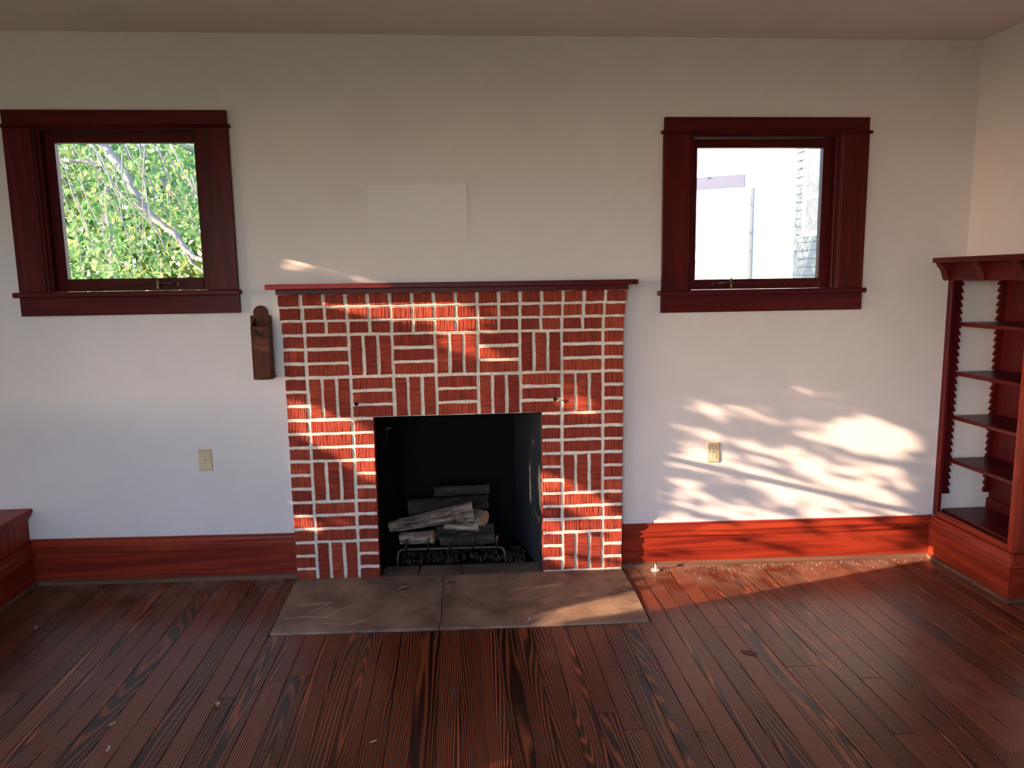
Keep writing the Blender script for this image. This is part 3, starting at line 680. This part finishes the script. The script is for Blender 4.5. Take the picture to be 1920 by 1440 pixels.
# ------------------------------------------------------------------ small things on the floor
def fz(x): return sag(x)
ds = empty('door_stop', 'small white post on a clear round base standing on the floor right of the hearth', 'doorstop', (1.043, -.020, fz(1.043)))
obj('post', tube([(0, 0, .004), (0, 0, .035)], .0042, 10), MWH, ds); obj('tip', tube([(0, 0, .035), (0, 0, .044), (0, 0, .048)], [.006, .006, .003], 10), MBR, ds)
obj('pin', tube([(0, 0, .047), (.002, 0, .070)], .0014, 6), MBR, ds); obj('round_base', disc((0, 0, .0005), .024, (0, 0, 1), .0045, 24), MCH, ds, .001)
def leaf_obj(name, x_, y_, ln, wd, rot, lab, mat=MLF):
    bm = bmesh.new(); n = 8; vs = []
    for i in range(n+1):
        t = i/n; w_ = wd*sin(pi*min(.98, max(.02, t)))**.8; h = .003+.006*sin(pi*t)
        vs.append([bm.verts.new((t*ln-ln/2, s*w_/2, h + (.004 if s else 0))) for s in (-1, 0, 1)])
    for p, q in zip(vs, vs[1:]):
        for k in (0, 1): bm.faces.new((p[k], q[k], q[k+1], p[k+1]))
    tube([(-ln/2, 0, .006), (-ln/2-.012, .002, .002)], .0008, 5, bm)
    o = obj(name, bm, mat); o.location = (x_, y_, fz(x_)-.001); o.rotation_euler = (0, 0, rot); return tag(o, lab, 'leaf')
leaf_obj('dry_leaf', -.914, -1.14, .040, .020, -1.2, 'dry tan leaf lying on the dark floor planks left of the hearth')
leaf_obj('dry_leaf', .305, -.570, .020, .010, .9, 'tiny pale curled leaf at the front edge of the hearth', MDC).location.z = fz(.3)+HT-.001
leaf_obj('dry_leaf', -.061, -.13, .045, .024, .3, 'dark crumpled leaf on the hearth before the firebox', MTW).location.z = HT
leaf_obj('dry_leaf', -.30, -.17, .050, .016, .5, 'thin brown leaf on the hearth, left of the dark crumpled one', MLF).location.z = fz(-.3)+HT
def twig(pts, r, lab):
    o = obj('twig', tube([Vector((a, b, c+fz(pts[0][0]))) for a, b, c in pts], r, 6), MTW); return tag(o, lab, 'twig')
twig([(1.165, -.905, .004), (1.19, -.925, .006), (1.225, -.945, .004)], [.003, .004, .002], 'short black twig on the floor planks right of the hearth')
twig([(-1.80, -1.00, .003), (-1.74, -.985, .006), (-1.69, -.99, .006), (-1.66, -1.02, .003)], .0016, 'thin curved twig on the floor at the left edge')
for (x_, y_, s, lab) in ((-1.25, -1.225, .014, 'white paint flake on the floor in the lower left, nearer the hearth side'), (-1.20, -1.37, .016, 'white paint flake on the floor at the bottom left, closest to the camera'), (-.317, -1.395, .012, 'pale crumb on the floor planks below the middle of the hearth'), (-1.93, -.45, .016, 'pale scrap on the dark floor near the low cabinet')):
    bm = prism([(s*a, s*b) for a, b in ((-1, -.2), (-.3, .1), (.9, .0), (1, .4), (-.2, .5), (-.9, .3))], 2, .0003, .002)
    o = obj('paint_flake', bm, MDC); o.location = (x_, y_, fz(x_)); o.rotation_euler.z = s*300; tag(o, lab, 'flake')

# plaster dust and crumbs along the skirting
bm = bmesh.new(); cr = random.Random(21)
for _ in range(150):
    x_ = cr.choice((cr.uniform(.95, 2.55), cr.uniform(1.1, 2.2), cr.uniform(-2.1, -.9))); y_ = .018-abs(cr.gauss(0, .05)); s_ = cr.uniform(.001, .0034)
    r_ = bmesh.ops.create_cube(bm, size=s_)
    ro = Matrix.Rotation(cr.uniform(0, 6), 3, 'Z')
    for v in r_['verts']: v.co = ro @ Vector((v.co.x*cr.uniform(.6, 1.8), v.co.y, v.co.z*.6)) + Vector((x_, y_, fz(x_)+s_*.3+.0005))
tag(obj('plaster_crumbs', bm, MDC), 'white plaster crumbs scattered along the foot of the baseboards', 'crumbs', kind='stuff')

# ------------------------------------------------------------------ outside
struct(obj('ground', bxs((-60, 60, YW+.3, 70, -1.0, -.8), (-60, XL-.2, -40, YW+.3, -1.0, -.8), (XL-.2, 60, -40, YF-.3, -1.0, -.8)), MGR))
def leaves(name, pts, size, mat, parent=None, seed=1, down=.0):
    r = random.Random(seed); verts = []; faces = []
    for p in pts:
        s = size*r.uniform(.65, 1.3); a = Vector((r.gauss(0, 1), r.gauss(0, 1), r.gauss(0, 1)-down)).normalized(); b = a.orthogonal().normalized()
        b = (Matrix.Rotation(r.uniform(0, 6.28), 3, a) @ b); c = a.cross(b); k = len(verts)
        for q in (-a*s*.5, -a*s*.12+b*s*.28, a*s*.2+b*s*.24, a*s*.6, a*s*.2-b*s*.24, -a*s*.12-b*s*.28, c*s*.08): verts.append(tuple(Vector(p)+q))
        faces += [(k, k+1, k+6), (k+1, k+2, k+6), (k+2, k+3, k+6), (k+3, k+4, k+6), (k+4, k+5, k+6), (k+5, k, k+6)]
    me = bpy.data.meshes.new(name); me.from_pydata(verts, [], faces); me.update()
    return link(name, me, mat, parent)
CP = Vector(CAMP)
def vray(s, z, y): return CP + Vector((s, 1, z))*(y-CP.y)     # point at depth y along a direction slope
tr = empty('tree', 'leafy tree with bare grey branches outside the left window', 'tree', (-3.2, 3.2, -.8))
def TP(name, bm, mat):
    o = obj(name, bm, mat, tr, smooth=True); o.matrix_parent_inverse = Matrix.Translation(-tr.location); return o
def br_(pts, r0, r1):
    out = []; 
    for a, b in zip(pts, pts[1:]):
        for t in (0, .33, .66): out.append(Vector(a).lerp(Vector(b), t) + Vector((0, 0, 0)))
    out.append(Vector(pts[-1])); rr = random.Random(len(pts)*7+int(r0*1000))
    out = [p + Vector((rr.uniform(-1, 1), rr.uniform(-1, 1), rr.uniform(-1, 1)))*.012 for p in out]
    return tube(out, [r0+(r1-r0)*i/(len(out)-1) for i in range(len(out))], 8)
# main branch from the upper left to the lower right of the pane
TP('trunk', tube([(-4.6, 4.6, -.9), (-4.55, 4.5, 1.0), (-4.3, 4.2, 2.8), (-3.9, 3.7, 4.0), (-3.4, 3.4, 4.6)], [.16, .14, .12, .10, .07], 10), MBK)
TP('branch', br_([(-3.046, 2.9, 2.976), (-2.842, 2.7, 2.695), (-2.713, 2.6, 2.561), (-2.582, 2.5, 2.38), (-2.485, 2.45, 2.208), (-2.361, 2.4, 2.078), (-2.207, 2.35, 1.969), (-2.117, 2.3, 1.842), (-2.023, 2.25, 1.777), (-1.869, 2.2, 1.724)], .040, .016), MBK)
TP('branch', br_([(-3.6, 3.0, 2.63), (-3.423, 2.9, 2.619), (-3.225, 2.8, 2.589), (-3.03, 2.7, 2.569), (-2.82, 2.6, 2.515)], .022, .014), MBK)
TP('branch', br_([(-2.142, 2.3, 1.87), (-2.101, 2.3, 1.788), (-2.034, 2.3, 1.704), (-1.931, 2.3, 1.59)], .013, .008), MBK)
TP('branch', br_([(-2.80, 2.2, 2.80), (-2.721, 2.2, 2.645), (-2.657, 2.2, 2.497), (-2.558, 2.2, 2.301), (-2.433, 2.2, 2.162), (-2.288, 2.2, 2.0), (-2.215, 2.2, 1.818)], .010, .006), MBK)
TP('branch', br_([(-2.76, 3.0, 2.93), (-2.693, 3.0, 2.792), (-2.559, 3.0, 2.534), (-2.402, 3.0, 2.264), (-2.227, 3.0, 2.057)], .014, .008), MBK)
TP('branch', br_([(-2.45, 2.7, 2.87), (-2.383, 2.7, 2.737), (-2.235, 2.7, 2.447), (-2.067, 2.7, 2.1)], .010, .006), MBK)
TP('branch', br_([(-2.65, 3.2, 2.87), (-2.5, 3.2, 2.829), (-2.344, 3.2, 2.769), (-2.234, 3.2, 2.7)], .026, .020), MBK)
TP('branch', br_([(-3.9, 3.7, 3.9), (-3.5, 3.3, 3.5), (-3.046, 2.9, 2.976)], .055, .040), MBK)
tw = random.Random(12); bm = bmesh.new()
for k in range(50):
    y0 = tw.uniform(1.9, 3.4); x0 = -(y0+3.72)*tw.uniform(.30, .54); z0 = 1.55+(y0+3.72)*tw.uniform(.12, .24); p = Vector((x0, y0, z0)); pts = [p.copy()]
    dx = tw.uniform(.0, .09)
    for s in range(6): p = p + Vector((dx+tw.uniform(-.03, .03), tw.uniform(-.03, .03), -tw.uniform(.08, .2))); pts.append(p.copy())
    tube(pts, [.006-.0007*i for i in range(7)], 4, bm)
for p in (1,): pass
o = TP('hanging_twigs', bm, MBK); o['kind'] = 'stuff'
r = random.Random(4); pts = []
for _ in range(13000):
    y = r.uniform(2.3, 4.9); s = r.uniform(-.60, -.26); z = r.uniform(-.02, .26)
    p = CP + Vector((s, 1, z))*(y-CP.y) + Vector((0, 0, 0))
    if noise.noise(p*1.6) + r.uniform(-.3, .3) > -.05: pts.append(p)
# the crown goes on above and to both sides of the view
for _ in range(5000):
    p = Vector((r.gauss(-3.6, 1.5), r.gauss(3.6, 1.0), r.gauss(3.9, .8)))
    if p.y > 1.2: pts.append(p)
o = leaves('foliage', pts, .060, MLV, tr, 3, .5); o['kind'] = 'stuff'; o.matrix_parent_inverse = Matrix.Translation(-tr.location)
# sunlit shrub row farther back
sh = empty('shrub', 'sunlit yellow-green shrubs behind the tree outside the left window', 'shrub', (-5.5, 8, -.8))
pts = []
for _ in range(16000):
    p = Vector((r.uniform(-10.5, -2.0), r.gauss(8.2, .5), -.8+4.4*r.random()**.8)); pts.append(p)
o = leaves('foliage', pts, .17, MLV2, sh, 5); o['kind'] = 'stuff'; o.matrix_parent_inverse = Matrix.Translation(-sh.location)
bm = bmesh.new()
for k in range(16): tube([(-10+k*.5, 8.9, -.85), (-10+k*.5+r.uniform(-.3, .3), 8.7, 2.8)], [.05, .02], 5, bm)
o = obj('stems', bm, MBK, sh); o['kind'] = 'stuff'; o.matrix_parent_inverse = Matrix.Translation(-sh.location)
# shed corner seen at the top of the left pane
post = Vector((-4.45, 6, 3.3))
pb = empty('shed_roof', 'pale grey eave board of a shed showing between the leaves outside the left window', 'shed', (post.x, 6.0, -.8))
def HP(par, name, bm, mat, bevel=0):
    o = obj(name, bm, mat, par, bevel); o.matrix_parent_inverse = Matrix.Translation(-par.location); return o
HP(pb, 'eave_board', prism([(-4.80, 3.65), (-4.50, 3.65), (-4.366, 3.20), (-4.36, 3.08), (-4.47, 3.06)], 1, 6.0, 6.1), MWH)
HP(pb, 'post', bxs((-4.44, -4.36, 6.1, 6.2, -.9, 3.2)), MBK)

# neighbouring house on the right
nh = empty('neighbour_house', 'white and pale blue neighbouring house seen through the right window', 'house', (5.5, 9, -.8))
xn, y0n, y1n = 4.95, 5.0, 6.85
HP(nh, 'side_wall', bxs((xn+.02, xn+3.0, y0n, y1n-.02, -.9, 5.0)), MSD)
k = 0; z = .3
while z < 4.4:                                             # lapped siding boards
    if not (z > 2.05 and z < 3.95):
        HP(nh, 'siding_board', prism([(xn+.02, z), (xn-.012, z), (xn+.004, z+.115), (xn+.02, z+.115)], 1, y0n, y1n-.09), MSD)
    else:
        HP(nh, 'siding_board', prism([(xn+.02, z), (xn-.012, z), (xn+.004, z+.115), (xn+.02, z+.115)], 1, y1n-.32, y1n-.09), MSD)
    z += .115
HP(nh, 'corner_board', bxs((xn-.02, xn+.05, y1n-.09, y1n, -.9, 4.6)), MWH)
wn = HP(nh, 'window', bxs((xn-.015, xn+.01, y1n-.42, y1n-.32, 2.10, 4.0), (xn-.015, xn+.01, y0n, y1n-.42, 2.10, 2.17), (xn-.015, xn+.01, y0n, y1n-.42, 2.60, 2.68), (xn-.015, xn+.01, y0n, y1n-.42, 3.9, 4.0)), MWH)
obj('pane', bxs((xn-.002, xn+.004, y0n, y1n-.42, 2.17, 3.9)), MGL2, wn).matrix_parent_inverse = Matrix()
HP(nh, 'eave', prism([(xn-.25, 3.86), (xn-.12, 3.86), (xn+.1, 4.3), (xn+.1, 4.6), (xn-.02, 4.4)], 1, 6.75, 6.9), MSD)
# white front turned to the evening sun
F0, F1 = Vector((3.0, 9.4)), Vector((6.6, 7.2)); fd = (F1-F0).normalized(); fn = Vector((-fd.y, fd.x))*-1
def fbox(name, s0, s1, z0, z1, d0, d1, mat):
    bm = bmesh.new(); P = [F0+fd*s0+fn*d0*-1, F0+fd*s1+fn*d0*-1, F0+fd*s1+fn*d1*-1, F0+fd*s0+fn*d1*-1]
    A = [bm.verts.new((p.x, p.y, z0)) for p in P]; B = [bm.verts.new((p.x, p.y, z1)) for p in P]
    bm.faces.new(A); bm.faces.new(B[::-1])
    for i in range(4): bm.faces.new((A[i], B[i], B[(i+1) % 4], A[(i+1) % 4]))
    return HP(nh, name, bm, mat)
MWB = plain('bright_white_paint', (.60, .60, .60), .5)
fbox('front_wall', -.5, 4.0, -.9, 5.5, 0, .3, MWB)
for a, b in ((.1, .55), (1.1, 2.1)): fbox('frieze_panel', a, b, 3.02, 3.22, -.02, .0, plain('lilac_grey_paint', (.055, .06, .10), .6))
for a in (.62, 2.2): fbox('trim_strip', a, a+.05, .5, 3.0, -.03, .0, plain('grey_trim', (.07, .085, .11), .6))

struct(box('wall_sun_block', (XL-.15, XL-.03, YF-1.75, YF-.15, -.9, ZC), MWH))  # unseen wing wall added to keep sun out of the rear window
# unseen tree added beyond the left wall, its gaps cut to shape sun flecks -------------------
ht = empty('gobo_tree', 'unseen tree added outside the left wall, its leaf gaps shaping the sun flecks', 'tree', (-8.2, -2.7, -.8))
def lit(P):
    """is the landing point one of the sun flecks seen in the photograph"""
    x, y, z, kind = P
    def ell(cx, cz, a, b, sl=-.256):
        u = x-cx; w = (z-cz) - sl*u; return (u/a)**2 + (w/b)**2 < 1
    if kind == 'wall':
        w = z+.256*x
        n = noise.noise(Vector((x*1.8, w*10, 3))) + .8*noise.noise(Vector((x*6+w*4, w*26, 7))) + .6*noise.noise(Vector((x*17, w*44, 5)))
        if ell(2.27, .668, .27, .105, -.16): return True
        if 1.05 < x < 2.56 and z < .25: return n > -.40
        thr = None
        line = .572-.256*(x-1.236)
        if 1.14 < x < 2.52 and z < line: thr = -.25
        elif 1.20 < x < 2.45 and z < line+.10: thr = -.40
        elif 1.80 < x < 2.50 and z < line+.22: thr = -.20
        elif 1.25 < x < 2.02 and z < .90-.05*(x-1.2): thr = .08
        elif -.84 < x < -.40 and 1.60 < z < 1.72-.25*(x+.84): thr = .15
        if thr is not None and n > thr: return .95 if n > thr+.60 else .86 if n > thr+.30 else .70
        return False
    if kind == 'face':
        n = noise.noise(Vector((x*4, (z+.256*x)*22, 1)))
        if n < -.38: return False
        return (ell(-.26, 1.43, .37, .075, -.10) or ell(-.05, 1.385, .23, .07, -.2) or ell(.02, 1.235, .22, .045, -.35) or ell(-.05, 1.32, .16, .035, -.3)
                or ell(-.64, .79, .29, .115, -.45) or ell(-.48, .66, .14, .12, -.5) or ell(.60, .40, .36, .08, -.55) or ell(.68, .13, .33, .14, -.2)
                or ell(.61, .91, .09, .05, -.3) or ell(-.83, .32, .08, .05) or ell(-.60, 1.545, .36, .06, -.05) or ell(.33, .46, .16, .11, -.4))
    if kind == 'floor':
        if x < .36: return False
        a = -.61+.23*(x-.38); b = -.50+.46*(x-.38)
        return a < y < b if x < .9 else (y > -.50+.17*(x-.9))
    return False
def landing(Q):
    # where a sun ray through Q first meets hearth wall, brick face or floor
    t = (0.0-Q.y)/SDIR.y; P = Q+SDIR*t
    if abs(P.x) < .87 and 0 < P.z < 1.56: return P.x, 0, P.z, 'face'
    if P.z < 0 or P.x > XR:
        t = (0-Q.z)/SDIR.z; P = Q+SDIR*t; return P.x, P.y, 0, 'floor'
    t = (YW-Q.y)/SDIR.y; P = Q+SDIR*t
    if P.z < 0:
        t = (0-Q.z)/SDIR.z; P = Q+SDIR*t; return P.x, P.y, 0, 'floor'
    return P.x, P.y, P.z, 'wall'
r = random.Random(31); pts = []
LD = 4.2
for _ in range(45000):
    # leaves stand where the sun line through the window opening passes
    wy, wz = r.uniform(-2.0, -.5), r.uniform(.75, 2.55)
    Q = Vector((XL, wy, wz)) - SDIR*(LD + r.uniform(-.35, .35))
    bad = False
    for dy, dz in ((0, 0),) if r.random() < .5 else ((0, 0), (.012, 0), (-.012, 0), (0, .012), (0, -.012)):
        p = lit(landing(Q+Vector((0, dy, dz))))
        if p and (p is True or r.random() < p): bad = True; break
    if not bad: pts.append(Q)
pts2 = []
for _ in range(18000):                                       # leaves added to block the sun through the long window
    wy, wz = r.uniform(-5.6, -2.0), r.uniform(.3, 2.5)
    pts2.append(Vector((XL, wy, wz)) - SDIR*(LD + r.uniform(-.3, .3)))
o = leaves('foliage', pts, .036, MLV3, ht, 8); o['kind'] = 'stuff'; o.matrix_parent_inverse = Matrix.Translation(-ht.location)
o = leaves('foliage', pts2, .11, MLV3, ht, 9); o['kind'] = 'stuff'; o.matrix_parent_inverse = Matrix.Translation(-ht.location)
bm = tube([(-8.5, -3.6, -.9), (-8.4, -3.5, 2.0), (-8.3, -3.2, 4.2)], [.15, .12, .05], 8)
o = obj('trunk', bm, MBK, ht); o.matrix_parent_inverse = Matrix.Translation(-ht.location)
